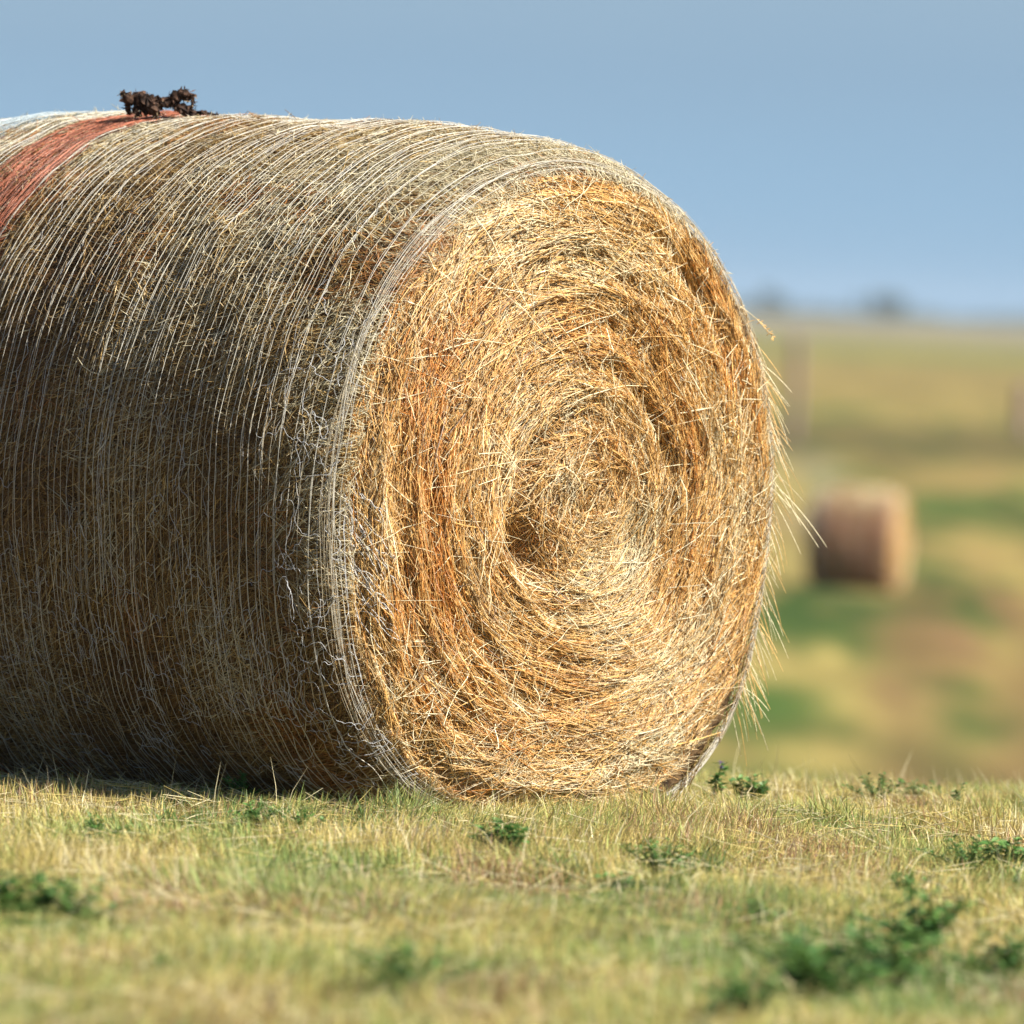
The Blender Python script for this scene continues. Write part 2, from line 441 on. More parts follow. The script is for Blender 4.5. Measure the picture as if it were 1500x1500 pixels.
        Hz = 0.5 * bump(Tz, Pz) + 0.011 + np.abs(N(0, 0.004, nz))[:, None]
        V, F = tubes(side(Tz, Pz, Hz), np.full((nz, kk), 0.0006)); mb.add(V, F, np.array([0.70, 0.71, 0.72]))
        # frayed threads hanging over the end at its left
        nz = 46; kk = 14
        p0 = N(R(188), R(7), nz); q = np.linspace(0, 1, kk)[None, :]
        lenz = U(0.05, 0.19, nz)[:, None]
        rho = 1.0 - q * lenz * U(0.4, 0.9, nz)[:, None]; th = p0[:, None] + q * lenz * U(0.5, 1.6, nz)[:, None] + 0.008 * N(0, 1, (nz, kk)).cumsum(1)
        V, F = tubes(face(rho, th, 0.016 + 0.008 * np.sin(q * 3)), np.full((nz, kk), 0.0008)); mb.add(V, F, np.array([0.80, 0.80, 0.78]))
    mb.build('net_wrap', M_net, root)
    # red marker stripe of the net
    keep = inred
    n2 = int(keep.sum())
    mb = MB()
    cr_ = np.array([0.38, 0.125, 0.065]) * U(0.4, 1.6, (n2, 1))
    V, F = tubes(P1[keep], np.repeat(rw[keep][:, None], k, 1)); mb.add(V, F, rep_tint(cr_, k * 3))
    if fine:
        nz = 900; kk = 10
        t0 = U(red[0], red[1], nz); p0 = U(R(70), R(262), nz); q = np.linspace(0, 1, kk)[None, :]
        Tz = np.clip(t0[:, None] + U(-0.035, 0.035, nz)[:, None] * q, red[0] - 0.006, red[1] + 0.006)
        Pz = p0[:, None] + q * U(0.02, 0.12, nz)[:, None]
        V, F = tubes(side(Tz, Pz, 0.5 * bump(Tz, Pz) + 0.010), np.full((nz, kk), 0.0008)); mb.add(V, F, rep_tint(np.array([0.40, 0.14, 0.08]) * U(0.4, 1.8, (nz, 1)), kk * 3))
    mb.build('red_net_stripe', M_net, root)

    # ---- loose stalks standing off the rim and the back of the bale
    if fine:
        n = 260; k = 7
        phl = np.where(U(0, 1, n) < 0.72, U(R(-35), R(32), n), U(R(32), R(150), n))
        right = phl < R(33)
        ln_ = np.where(right, U(0.02, 0.13, n), U(0.01, 0.045, n))
        q = np.linspace(0, 1, k)[None, :]
        base = side(np.abs(N(0, 0.03, n)), phl, 0.0)
        out = np.stack([U(0.1, 0.7, n), np.cos(phl) * U(0.1, 0.7, n) , np.sin(phl) * 0.5 + np.where(right, U(-1.5, -0.5, n), U(-0.1, 0.5, n))], -1)
        out = unit(out)
        Pn = base[:, None, :] + out[:, None, :] * (q * ln_[:, None])[..., None]
        Pn[..., 2] -= (q ** 2) * (ln_ * U(0, 0.5, n))[:, None]
        Pn[..., 1] += 0.04 * np.sin(q * 2.5) * (ln_ * N(0, 1, n))[:, None]
        V, F = tubes(Pn, 0.0008 * U(0.6, 1.2, n))
        c = np.where(U(0, 1, (n, 1)) < 0.5, PALE, GOLD) * U(0.8, 1.15, (n, 1))
        mb = MB(); mb.add(V, F, rep_tint(c, k * 3))
        # three long bents reaching out low on the right and a seed head high on the right
        for (p0, vec, l, sag) in ((R(2), (0.35, 0.75, -0.55), 0.19, 0.05), (R(1), (0.35, 0.7, -0.6), 0.17, 0.04), (R(3), (0.3, 0.6, -0.75), 0.13, 0.02),
                                  (R(37), (0.3, 0.75, -0.35), 0.11, 0.03), (R(36), (0.2, 0.6, -0.8), 0.14, 0.03), (R(34.5), (0.2, 0.5, -0.9), 0.16, 0.03),
                                  (R(22), (0.3, 0.8, -0.5), 0.10, 0.02), (R(20), (0.3, 0.6, -0.8), 0.12, 0.02), (R(-32), (0.3, 0.8, -0.3), 0.09, 0.03)):
            b0 = side(np.array([0.012]), np.array([p0]), np.array([0.0]))[0]
            v = np.array(vec) / np.linalg.norm(vec); q1 = np.linspace(0, 1, 12)
            PP = b0 + v * (q1 * l)[:, None]; PP[:, 2] -= q1 ** 2 * sag
            V, F = tubes(PP[None], np.array([0.0011])); mb.add(V, F, PALE)
            if p0 == R(37):
                for j in range(26):
                    bb = PP[-1 - j // 5]; d = unit(N(size=3) + v * 1.5) * 0.010
                    V, F = tubes(np.stack([bb, bb + d * 0.5, bb + d])[None], np.array([0.0012])); mb.add(V, F, GOLD)
        # fuzz over the top outline
        n = 900; k = 4
        t0 = U(0.0, L, n); phl = N(R(88), R(10), n); ln_ = U(0.006, 0.03, n); q = np.linspace(0, 1, k)[None, :]
        base = side(t0, phl, bump(t0, phl))
        out = unit(np.stack([N(0, 0.8, n), N(0, 0.6, n), U(0.25, 0.9, n)], -1))
        Pn = base[:, None, :] + out[:, None, :] * (q * ln_[:, None])[..., None]
        V, F = tubes(Pn, 0.0008 * U(0.5, 1.1, n)); mb.add(V, F, rep_tint(np.broadcast_to(PALE, (n, 3)) * U(0.7, 1.0, (n, 1)), k * 3))
        mb.build('loose_stalks', M_straw, root)
    return side, rad

AX = R(47.5)
nrm = Vector((math.sin(AX), -math.cos(AX), 0))
L1 = 2.2
Fc = CAM + vF
base = Fc - nrm * (L1 / 2); base.z = 0.0
BROT = math.atan2(nrm.y, nrm.x)
bale = empty('round_hay_bale', base, BROT)
tag(bale, 'large golden round hay bale wrapped in white net with a red stripe, in the foreground', 'hay bale', 'round hay bales')
side1, rad1 = make_bale(bale, L1, 92000, 120000, 1.0, 16, (1.25, 1.44), (1.62, 1.78), 0.0014, 0)
def bale_world(p):
    c, s = math.cos(BROT), math.sin(BROT)
    return np.array([base.x + c * p[0] - s * p[1], base.y + s * p[0] + c * p[1], p[2]])

# far bale down in the field
fd = 134.0
fb = pix_at(1253, 864, fd)
far = empty('round_hay_bale', (fb.x, fb.y, VALLEY), R(-14))
tag(far, 'small distant round hay bale with a pinkish side, alone down in the field', 'hay bale', 'round hay bales')
make_bale(far, 1.4, 3500, 4500, 0.1, 3, (0.12, 0.2), (1.2, 1.25), 0.006, 300, fine=False, pink=0.75, side_tone=1.35)
far.scale = (0.98,) * 3

def leaf_quads(c, d, l, w, nrm_):
    """a folded oval leaflet: 2 x 2 quads with a midrib"""
    d = d / np.linalg.norm(d); s = np.cross(d, nrm_); s /= max(np.linalg.norm(s), 1e-6); up = np.cross(s, d)
    pts = []
    for q, ww in ((0, .15), (.35, .85), (.7, 1.0), (1, .25)):
        m = c + d * l * q - up * 0.12 * l * q * q
        pts += [m - s * w * ww / 2 + up * .12 * w, m, m + s * w * ww / 2 + up * .12 * w]
    F = []
    for i in range(3):
        for j in range(2):
            a = i * 3 + j; F.append((a, a + 1, a + 4, a + 3))
    return np.array(pts), np.array(F)

# ------------------------------------------------------------------ dried root clump on top of the bale
def clump():
    tdep = 1.25
    top = bale_world(side1(np.array([tdep]), np.array([R(91)]), np.array([0.012]))[0])
    dep = (Vector(top) - CAM).dot(CR @ Vector((0, 0, -1)))
    root = empty('dried_root_clump', tuple(top), 0)
    tag(root, 'dark brown shrivelled clump of dried roots lying on top of the big bale', 'root clump')
    def loc(px, py, dy=0.0):
        p = pix_at(px, py + 0.5, dep - 0.09 + dy)
        return np.array(p) - top
    def strand(pts, r0, fr, seed, mb, hair=40, hl=0.008):
        pts = np.array(pts); kk = 18
        x = np.linspace(0, len(pts) - 1, kk)
        P = np.stack([np.interp(x, np.arange(len(pts)), pts[:, i]) for i in range(3)], -1)
        P = P + N(0, r0 * 0.30, P.shape)
        rr = np.interp(x, np.arange(len(fr)) / (len(fr) - 1) * (len(pts) - 1), fr) * r0
        sides = 10
        T = unit(np.gradient(P, axis=0)); ref = np.array([0.1, 1.0, 0.2])
        A = unit(np.cross(T, ref)); B = np.cross(T, A)
        ang = np.arange(sides) / sides * 2 * np.pi
        rn = rr[:, None] * (1 + 0.45 * N(0, 1, (kk, sides)) * 0.7).clip(0.35, 1.7)
        V = P[:, None, :] + rn[..., None] * (np.cos(ang)[None, :, None] * A[:, None, :] + np.sin(ang)[None, :, None] * B[:, None, :])
        idx = np.arange(kk * sides).reshape(kk, sides)
        a = idx[:-1]; b = idx[1:]
        F = np.stack([a, np.roll(a, -1, 1), np.roll(b, -1, 1), b], -1).reshape(-1, 4)
        c = np.where(U(0, 1, (kk * sides, 1)) < 0.4, np.array([0.02, 0.012, 0.009]), np.array([0.085, 0.047, 0.030])) * U(0.6, 1.3, (kk * sides, 1))
        mb.add(V.reshape(-1, 3), F, c)
        # bark flakes and hair roots
        n = hair // 2; i = rng.integers(0, kk, n)
        o = unit(N(size=(n, 3))); st = P[i] + o * rr[i][:, None] * 0.8
        q = np.linspace(0, 1, 4)[None, :, None]
        H = st[:, None, :] + (o + N(0, 0.4, (n, 3)))[:, None, :] * q * (hl * U(0.4, 1.3, n))[:, None, None]
        V, F = tubes(H, 0.0011 * U(0.5, 1.6, n)); 
        c = np.where(U(0, 1, (n, 1)) < 0.25, np.array([0.42, 0.30, 0.17]), np.array([0.06, 0.033, 0.022]))
        mb.add(V, F, rep_tint(c, 12))
        # ragged strips of bark
        for j in range(hair // 5):
            i2 = rng.integers(1, kk - 1); d = unit(N(size=3) * np.array([1, .6, 1])); b0 = P[i2] + d * rr[i2] * .7
            Vq, Fq = leaf_quads(b0, d + T[i2] * N() * .8, r0 * U(.7, 1.7), r0 * U(.4, .9), unit(N(size=3)))
            mb.add(Vq, Fq, np.array([0.10, 0.055, 0.035]) * U(.5, 1.8))
    mb = MB()
    strand([loc(177, 135), loc(188, 143), loc(200, 150), loc(214, 158), loc(224, 166)], 0.0115, [0.5, 1.0, 1.0, 1.0, 0.5], 1, mb, 90)
    strand([loc(205, 140, -.01), loc(216, 147, -.01), loc(226, 158, -.01), loc(232, 166, -.01)], 0.010, [0.6, 1.1, 1.1, 0.6], 2, mb, 60)
    strand([loc(186, 146, .01), loc(188, 158, .01), loc(190, 166, .01)], 0.006, [0.8, 1, 0.7], 3, mb, 25)
    strand([loc(200, 138, .02), loc(218, 144, .02), loc(236, 147, .02), loc(248, 146, .015)], 0.009, [0.8, 1.0, 0.9, 0.8], 4, mb, 60)
    strand([loc(226, 157), loc(238, 153), loc(250, 152), loc(256, 146)], 0.008, [1, 1.1, 1, 0.8], 5, mb, 50)
    strand([loc(196, 158, -.01), loc(200, 164, -.01), loc(206, 167, -.01)], 0.007, [1, 1, .6], 8, mb, 20)
    mb.build('bark_twist', M_dirt, root, smooth=False)
    mb = MB()
    strand([loc(248, 150), loc(256, 143), loc(266, 138), loc(277, 138), loc(282, 146)], 0.0105, [0.7, 1.0, 1.1, 1.1, 0.4], 6, mb, 90, 0.014)
    strand([loc(281, 142), loc(282, 152), loc(281, 160)], 0.0026, [1, 1, 1], 9, mb, 14)
    strand([loc(258, 156), loc(264, 158), loc(274, 163), loc(286, 166)], 0.0105, [0.7, 1.2, 1.0, 0.7], 7, mb, 60)
    strand([loc(284, 168), loc(294, 163), loc(304, 165), loc(316, 167), loc(327, 171)], 0.0048, [1.3, 1.2, 0.7, 0.5, 0.25], 10, mb, 16, 0.006)
    mb.build('root_curl', M_dirt, root, smooth=False)
clump()

# ------------------------------------------------------------------ ground
def ground():
    ys = np.concatenate([np.linspace(-40, 8, 13), np.linspace(8.5, 24, 80), np.linspace(24.5, 62, 40), np.geomspace(64, 520, 150), np.geomspace(540, 6000, 36)])
    xs = np.concatenate([-np.geomspace(4500, 40, 22), np.linspace(-38, -9, 24), np.linspace(-8, 30, 170), np.linspace(31, 60, 24), np.geomspace(64, 4500, 22)])
    X, Y = np.meshgrid(xs, ys, indexing='xy')
    Z = ground_z(X, Y)
    V = np.stack([X, Y, Z], -1)
    nyy, nxx = X.shape
    idx = np.arange(nyy * nxx).reshape(nyy, nxx)
    F = np.stack([idx[:-1, :-1], idx[:-1, 1:], idx[1:, 1:], idx[1:, :-1]], -1).reshape(-1, 4)
    straw = np.array([0.36, 0.285, 0.088]); tan = np.array([0.31, 0.22, 0.075]); green = np.array([0.10, 0.145, 0.03]); dgreen = np.array([0.050, 0.088, 0.016])
    red = np.array([0.19, 0.115, 0.05]); olive = np.array([0.105, 0.09, 0.03]); pale = np.array([0.34, 0.30, 0.17])
    a = fbm(X * 0.7, Y * 0.07, 81, 4); b = fbm(X * 0.75 + 9, Y * 0.08, 85, 4)
    a2 = fbm(X * 1.5 + 3, Y * 0.16, 88, 3)
    c = straw + (tan - straw) * sstep(-0.3, 0.6, a)[..., None]
    c = c + (green - c) * (0.9 * sstep(0.0, 0.5, b))[..., None]
    def patch(px, py, wpx, hpx, col, k):
        nonlocal c
        p = pix_ground(px, py, VALLEY); wy = abs(pix_ground(px, py - hpx / 2, VALLEY).y - pix_ground(px, py + hpx / 2, VALLEY).y) / 2
        wx = wpx / 2 * K * p.y
        xl = p.x + (Y - p.y) * p.x / p.y * 0.6
        m = np.exp(-(((X - xl) / wx) ** 2 + ((Y - p.y) / wy) ** 2) ** 1.3) * k
        m = m * np.clip(0.95 + 0.9 * a2, 0.1, 1.4)
        c = c + (col - c) * np.clip(m, 0, 1)[..., None]
    for q in ((1205, 895, 200, 85, dgreen, 1.3), (1375, 870, 130, 60, dgreen, 1.3), (1250, 945, 130, 60, green, .9), (1150, 1035, 170, 70, dgreen * 1.5, 1.2), (1440, 1055, 130, 60, dgreen * 1.5, 1.2),
              (1400, 745, 170, 50, dgreen * 1.4, 1.1), (1490, 750, 80, 60, dgreen, 1.0), (1190, 680, 90, 70, pale, .6), (1290, 1050, 170, 90, straw * 1.08, .8),
              (1180, 1110, 200, 60, straw * 1.1, .8), (1400, 940, 110, 70, red * 1.3, .7), (1480, 900, 70, 120, red, .6), (1215, 960, 60, 40, straw * 1.2, .8), (1200, 790, 90, 90, pale, .7), (1440, 690, 120, 40, tan, .9), (1300, 1010, 60, 60, red * 1.2, .5), (1330, 690, 120, 50, tan * .9, .8), (1420, 820, 120, 40, tan * 1.05, .8), (1400, 1130, 200, 40, tan, .5)):
        patch(*q)
    # wheel tracks and windrow marks running away from the viewer
    def track(x0, y0, x1, y1, w, col, k):
        nonlocal c
        xl = x0 + (x1 - x0) * (Y - y0) / (y1 - y0)
        m = np.exp(-((X - xl) / w) ** 2) * sstep(60, 75, Y) * sstep(y1 * 1.25, y1, Y) * k
        c = c + (col - c) * m[..., None]
    track(3.82, 80, 5.85, 122, 0.5, red, 0.6)
    track(4.9, 80, 8.4, 122, 0.6, red, 0.7)
    # far bands: dark strip of rank growth, stubble beyond, pale land to the skyline
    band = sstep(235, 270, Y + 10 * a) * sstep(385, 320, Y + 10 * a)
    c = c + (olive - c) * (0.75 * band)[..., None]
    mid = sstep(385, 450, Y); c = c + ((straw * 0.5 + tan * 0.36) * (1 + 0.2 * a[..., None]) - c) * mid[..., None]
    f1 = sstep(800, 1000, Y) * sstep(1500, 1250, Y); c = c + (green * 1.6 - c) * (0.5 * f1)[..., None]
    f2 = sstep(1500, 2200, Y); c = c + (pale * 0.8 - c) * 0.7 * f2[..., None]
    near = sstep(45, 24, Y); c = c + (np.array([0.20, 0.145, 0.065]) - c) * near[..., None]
    m = bpy.data.materials.new('field_soil'); nd, ln = nodes_of(m); bs = nd['Principled BSDF']
    at = nd.new('ShaderNodeAttribute'); at.attribute_name = 'tint'
    tc = nd.new('ShaderNodeTexCoord'); nz = nd.new('ShaderNodeTexNoise'); nz.inputs['Scale'].default_value = 6; nz.inputs['Detail'].default_value = 8
    ln.new(tc.outputs['Object'], nz.inputs['Vector'])
    mr = nd.new('ShaderNodeMapRange'); mr.inputs['From Min'].default_value = .3; mr.inputs['From Max'].default_value = .7; mr.inputs['To Min'].default_value = .65; mr.inputs['To Max'].default_value = 1.25
    ln.new(nz.outputs['Fac'], mr.inputs['Value'])
    sc = nd.new('ShaderNodeVectorMath'); sc.operation = 'SCALE'; ln.new(at.outputs['Color'], sc.inputs[0]); ln.new(mr.outputs['Result'], sc.inputs['Scale'])
    ln.new(sc.outputs['Vector'], bs.inputs['Base Color']); bs.inputs['Roughness'].default_value = 0.95; bs.inputs['Specular IOR Level'].default_value = 0.1
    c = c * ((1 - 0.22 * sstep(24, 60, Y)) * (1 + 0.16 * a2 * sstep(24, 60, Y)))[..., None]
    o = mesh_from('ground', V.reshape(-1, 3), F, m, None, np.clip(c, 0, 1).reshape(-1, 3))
    tag(o, kind='structure')
ground()

# ------------------------------------------------------------------ grass of the knoll (nobody could count it)
def grass():
    n = 640000
    y = U(11.8, 23.2, n) ; 
    half = 0.062 * y + 0.35
    wide = U(0, 1, n) < 0.16
    x = np.where(wide, U(-3.6, 3.6, n), U(-1, 1, n) * half)
    dens = 0.55 + 0.45 * vnoise(x * 6, y * 6, 91) + 0.35 * vnoise(x * 1.6, y * 1.4, 92)
    keep = U(0, 1, n) < np.clip(dens + 0.15, 0.12, 1)
    # nothing grows under the bale
    dx = x - base.x; dy = y - base.y
    c, s = math.cos(-BROT), math.sin(-BROT)
    lx = c * dx - s * dy; ly = s * dx + c * dy
    keep &= ~((np.abs(lx) < L1 / 2 - 0.01) & (np.abs(ly) < 0.40))
    x = x[keep]; y = y[keep]; n = len(x); lx = lx[keep]; ly = ly[keep]
    hz = 0.042 + 0.016 * vnoise(x * 2.2, y * 2, 93) + 0.017 * vnoise(x * 9, y * 8, 94) + 0.008 * vnoise(x * 21, y * 20, 99)
    h = np.maximum(hz, 0.012) * U(0.35, 1.5, n)
    tall = U(0, 1, n) < 0.012
    h = np.where(tall, h * U(1.4, 2.3, n), h)
    under = (np.abs(lx) < L1 / 2) & (np.abs(ly) < 0.7)
    h = np.where(under, h * 0.55, h); h = np.where((lx > L1 / 2) & (lx < L1 / 2 + 0.45) & (np.abs(ly) < .8), h * 1.3, h)
    z0 = ground_z(x, y) - 0.004
    az = U(0, 2 * np.pi, n)
    lean = np.abs(N(0.38, 0.36, n)) + 0.15 * vnoise(x * 4, y * 4, 95)
    wind = 0.35 * vnoise(x * 1.7 + 5, y * 1.5, 96)
    dirx = np.cos(az) * lean + wind; diry = np.sin(az) * lean
    w = U(0.0007, 0.0019, n) * np.where(tall, 0.7, 1)
    fa = U(0, np.pi, n)
    # most blades turn some face to any viewer
    wx = np.cos(fa) * w; wy = np.sin(fa) * w
    lv = np.array([0, 0.55, 1.0]); bw = np.array([1.0, 0.85, 0.12])
    V = np.empty((n, 3, 2, 3), np.float32)
    for i in range(3):
        px = x + dirx * h * lv[i] ** 1.7; py = y + diry * h * lv[i] ** 1.7
        pz = z0 + h * lv[i] * (1 - 0.18 * lv[i] * np.minimum(lean, 1))
        V[:, i, 0] = np.stack([px - wx * bw[i], py - wy * bw[i], pz], -1)
        V[:, i, 1] = np.stack([px + wx * bw[i], py + wy * bw[i], pz], -1)
    idx = np.arange(n * 6).reshape(n, 3, 2)
    F = np.stack([idx[:, :-1, 0], idx[:, :-1, 1], idx[:, 1:, 1], idx[:, 1:, 0]], -1).reshape(-1, 4)
    straw = np.array([0.63, 0.51, 0.175]); pale = np.array([0.78, 0.70, 0.43]); green = np.array([0.25, 0.34, 0.10]); lime = np.array([0.46, 0.49, 0.145]); brown = np.array([0.45, 0.27, 0.13]); pink = np.array([0.55, 0.36, 0.24])
    g = 0.75 * fbm(x * 2.4, y * 1.4, 97, 3) + N(0, 0.42, n) + 0.27
    patch_g = 0
    for (px, py, rx, ry, kq) in ((1235, 1455, .27, 1.0, 1.3), (1450, 1300, .16, .7, .7), (735, 1275, .12, .6, .7), (970, 1300, .14, .6, .6), (60, 1370, .16, .6, .6), (390, 1240, .16, .6, .5), (600, 1485, .16, .5, .6), (1450, 1450, .12, .5, .6)):
        p_ = pix_ground(px, py); g = g + kq * np.exp(-((x - p_.x) / rx) ** 2 - ((y - p_.y) / ry) ** 2); patch_g = patch_g + 0.6 * kq * np.exp(-((x - p_.x) / rx) ** 2 - ((y - p_.y) / ry) ** 2)
    bq = 0.75 * fbm(x * 2.9 + 7, y * 1.6, 101, 3) + N(0, 0.4, n) + 0.03
    col = np.where((g > 0.62)[:, None], green, np.where((g > 0.15)[:, None], lime, np.where((g > -0.8)[:, None], straw, pale)))
    cl = vnoise(x * 7, y * 3.2, 111) * 0.7 + 0.5 * vnoise(x * 2.3, y * 1.2, 112) + N(0, 0.22, n) + patch_g
    col = np.where((cl > 0.74)[:, None], np.array([0.12, 0.22, 0.05]), col)
    col = np.where((bq > 0.82)[:, None], brown, np.where((bq > 0.68)[:, None], pink, col))
    col = np.where(tall[:, None], pale, col) * U(0.55, 1.2, (n, 1))
    # shed and lying stems, thickest round the foot of the bale
    m = 9000; k = 5
    yy = U(12, 22.5, m); xx = U(-1, 1, m) * (0.062 * yy + 0.4)
    nb = 2600; lxb = np.where(U(0, 1, nb) < .6, L1 / 2 + np.abs(N(0, .16, nb)), U(-L1 / 2, L1 / 2, nb)); lyb = np.where(lxb > L1 / 2, U(-.7, .75, nb), -.66 - np.abs(N(0, .12, nb)))
    cb, sb = math.cos(BROT), math.sin(BROT)
    xx = np.concatenate([xx, base.x + cb * lxb - sb * lyb]); yy = np.concatenate([yy, base.y + sb * lxb + cb * lyb]); m = len(xx)
    a = U(0, 6.28, m); l = U(0.03, 0.16, m); q = np.linspace(-.5, .5, k)[None, :]
    tilt = N(0, .22, m)[:, None]; cur = N(0, .9, m)[:, None] * q ** 2
    PX = xx[:, None] + (np.cos(a)[:, None] * q - np.sin(a)[:, None] * cur * .5) * l[:, None]; PY = yy[:, None] + (np.sin(a)[:, None] * q + np.cos(a)[:, None] * cur * .5) * l[:, None]
    PZ = ground_z(xx, yy)[:, None] + U(0.012, 0.045, m)[:, None] + tilt * q * l[:, None]
    PZ = np.maximum(PZ, ground_z(PX, PY) + 0.003)
    VS, FS = tubes(np.stack([PX, PY, PZ], -1), U(0.0006, 0.0013, m))
    cs = np.where(U(0, 1, (m, 1)) < .5, pale, straw) * U(.75, 1.15, (m, 1))
    V = np.concatenate([V.reshape(-1, 3), VS]); F = np.concatenate([F, FS + n * 6])
    o = mesh_from('grass', V, F, M_grass, None, np.concatenate([rep_tint(col, 6), rep_tint(cs, k * 3)]))
    tag(o, 'short dry yellow grass covering the foreground rise', 'grass', kind='stuff')
grass()

# ------------------------------------------------------------------ green plants standing in the grass
PLANTS = 'green clover plants in the dry grass'
def make_plant(kind, seed):
    r = np.random.default_rng(seed)
    root = empty('clover_plant')
    ms, ml, mf = MB(), MB(), MB()
    tall = kind == 'tall'
    nst = {'tall': 3, 'low': 15, 'broad': 11, 'loose': 10}[kind]; big = {'tall': 1, 'low': 1, 'broad': 1.4, 'loose': .8}[kind]
    for i in range(nst):
        az = r.uniform(0, 6.28); lean = r.uniform(0.05, 0.25) if tall else r.uniform(0.2, 1.2)
        hgt = (r.uniform(0.75, 1.0) if i == 0 else r.uniform(.35, .7)) if tall else r.uniform(0.45, 1.0)
        q = np.linspace(0, 1, 7)
        P = np.stack([np.cos(az) * lean * q ** 1.3 * hgt, np.sin(az) * lean * q ** 1.3 * hgt, hgt * q * (1 - .3 * q * min(lean, 1))], -1)
        P[:, :2] += r.normal(0, 0.02, 2)
        V, F = tubes(P[None], np.array([0.016])); ms.add(V, F, np.array([0.13, 0.20, 0.05]))
        nn = int(11 if tall else 12)
        for j in range(nn):
            f = 0.2 + 0.8 * j / (nn - 1); m = np.array([np.interp(f, q, P[:, k]) for k in range(3)])
            a2 = r.uniform(0, 6.28)
            for tr in (-0.7, 0, 0.7):                         # three leaflets
                d = np.array([np.cos(a2 + tr), np.sin(a2 + tr), r.uniform(-.1, .9)])
                l = r.uniform(.10, .17) if tall else r.uniform(.09, .17) * big
                V, F = leaf_quads(m + d * 0.04, d, l, l * .55, np.array([r.normal(0, .3), r.normal(0, .3), 1.0]))
                g = np.array([[0.11, 0.24, 0.05], [0.17, 0.31, 0.085], [0.075, 0.17, 0.045]])[r.integers(0, 3)] * r.uniform(.8, 1.2)
                ml.add(V, F, g)
        if tall and i == 0:
            for j in range(26):                                # purple flower head
                b = P[-1] + np.array([0, 0, r.uniform(-.10, .04)]); d = np.array([r.normal(), r.normal(), r.uniform(.1, .9)])
                V, F = leaf_quads(b, d, .075, .04, np.array([0, 0, 1.0])); mf.add(V, F, np.array([0.22, 0.13, 0.38]) * r.uniform(.7, 1.5))
    ms.build('stem', M_leaf, root); ml.build('leaves', M_leaf, root, smooth=False)
    if tall: mf.build('flower', M_leaf, root, smooth=False)
    return root
protos = {'tall': make_plant('tall', 5), 'low': make_plant('low', 9), 'broad': make_plant('broad', 21), 'loose': make_plant('loose', 33)}
used = set()
def put_plant(kind, px, py, hpx, label, wide=1.0, flower=True):
    p = pix_ground(px, py); 
    h = hpx * K * p.y * (1.2 if kind == 'tall' or py > 1300 else 1.4); wide *= (1.0 if kind == 'tall' else 1.15 if py < 1300 else 1.25)
    if kind == 'low': kind = ('low', 'broad', 'loose')[int(px * 7 + py) % 3]
    o = protos[kind]
    if kind in used:
        c = o.copy(); COL.objects.link(c)
        for ch in o.children:
            if ch.name.startswith('flower') and not flower: continue
            d = ch.copy(); COL.objects.link(d); d.parent = c
        o = c
    used.add(kind)
    o.location = (p.x, p.y, float(ground_z(p.x, p.y)) - 0.003); o.rotation_euler = (0, 0, random.uniform(0, 6.28)); o.scale = (h * wide, h * wide, h)
    tag(o, label, 'plant', PLANTS)
for a in (
    ('tall', 1046, 1175, 66, 'upright green plant with a purple flower touching the lower right of the big bale', 1.0),
    ('tall', 1400, 1192, 50, 'slender green stalk standing sharp above the grass at the right edge', .8, False),
    ('tall', 1374, 1172, 42, 'blurred green stalk on the crest just behind the slender sharp stalk', .9, False),
    ('low', 1097, 1178, 42, 'low leafy plant right of the purple flowered plant by the bale', .7),
    ('low', 1284, 1178, 44, 'leafy green clump on the crest below the distant bale', .8),
    ('low', 1338, 1172, 36, 'small leafy clump on the crest under the brown track', .9),
    ('low', 1225, 1192, 26, 'tiny green tuft on the crest between bale and leafy clump', .8),
    ('low', 1418, 1290, 52, 'bright broad leafed green plant in the grass near the right edge', .95),
    ('low', 1478, 1286, 48, 'bright green plant cut off by the right edge of the photo', .95),
    ('low', 728, 1268, 52, 'dark green clump in the grass below the middle of the bale', 1.0),
    ('low', 962, 1290, 48, 'green clump in the grass below the right part of the bale end', 1.0),
    ('low', 900, 1312, 36, 'small green sprig left of the clump below the bale end', .9),
    ('low', 350, 1192, 46, 'leafy sprig in bright grass just in front of the shaded bale side', .6),
    ('low', 376, 1232, 44, 'leafy green plant one step nearer than the sprig by the shaded bale side', .9),
    ('low', 432, 1236, 40, 'green plant right of the pair of sprigs by the shaded bale side', .8),
    ('low', 138, 1244, 44, 'faint green plant in the grass at the left below the shaded bale', .8),
    ('low', 24, 1366, 80, 'dark blurred green plant at the left edge of the photo', 1.0),
    ('low', 108, 1370, 76, 'dark blurred green plant right beside the one at the left edge', .9),
    ('low', 1205, 1492, 125, 'largest blurred green plant at the bottom right of the photo', 1.0),
    ('low', 1300, 1462, 120, 'blurred green plant upper right of the largest bottom clump', .9),
    ('low', 1352, 1408, 95, 'blurred green plant at the top of the green patch at bottom right', .9),
    ('low', 1465, 1445, 85, 'blurred green plant near the bottom right corner', .8),
    ('low', 1110, 1370, 56, 'blurred green tuft up left of the green patch at bottom right', .7),
    ('low', 1322, 1330, 46, 'small green tuft between bright leafy plant and bottom right patch', .8),
    ('low', 590, 1485, 100, 'blurred green plant at the bottom of the photo left of the middle', .9),
    ('low', 520, 1340, 36, 'small green leaf tuft in the grass below the rim of the bale', .7),
    ('low', 228, 1450, 46, 'small blurred green tuft at the bottom left', .7),
    ('low', 1090, 1520, 95, 'blurred green plant at the bottom edge left of the green patch', .8)):
    put_plant(*a)

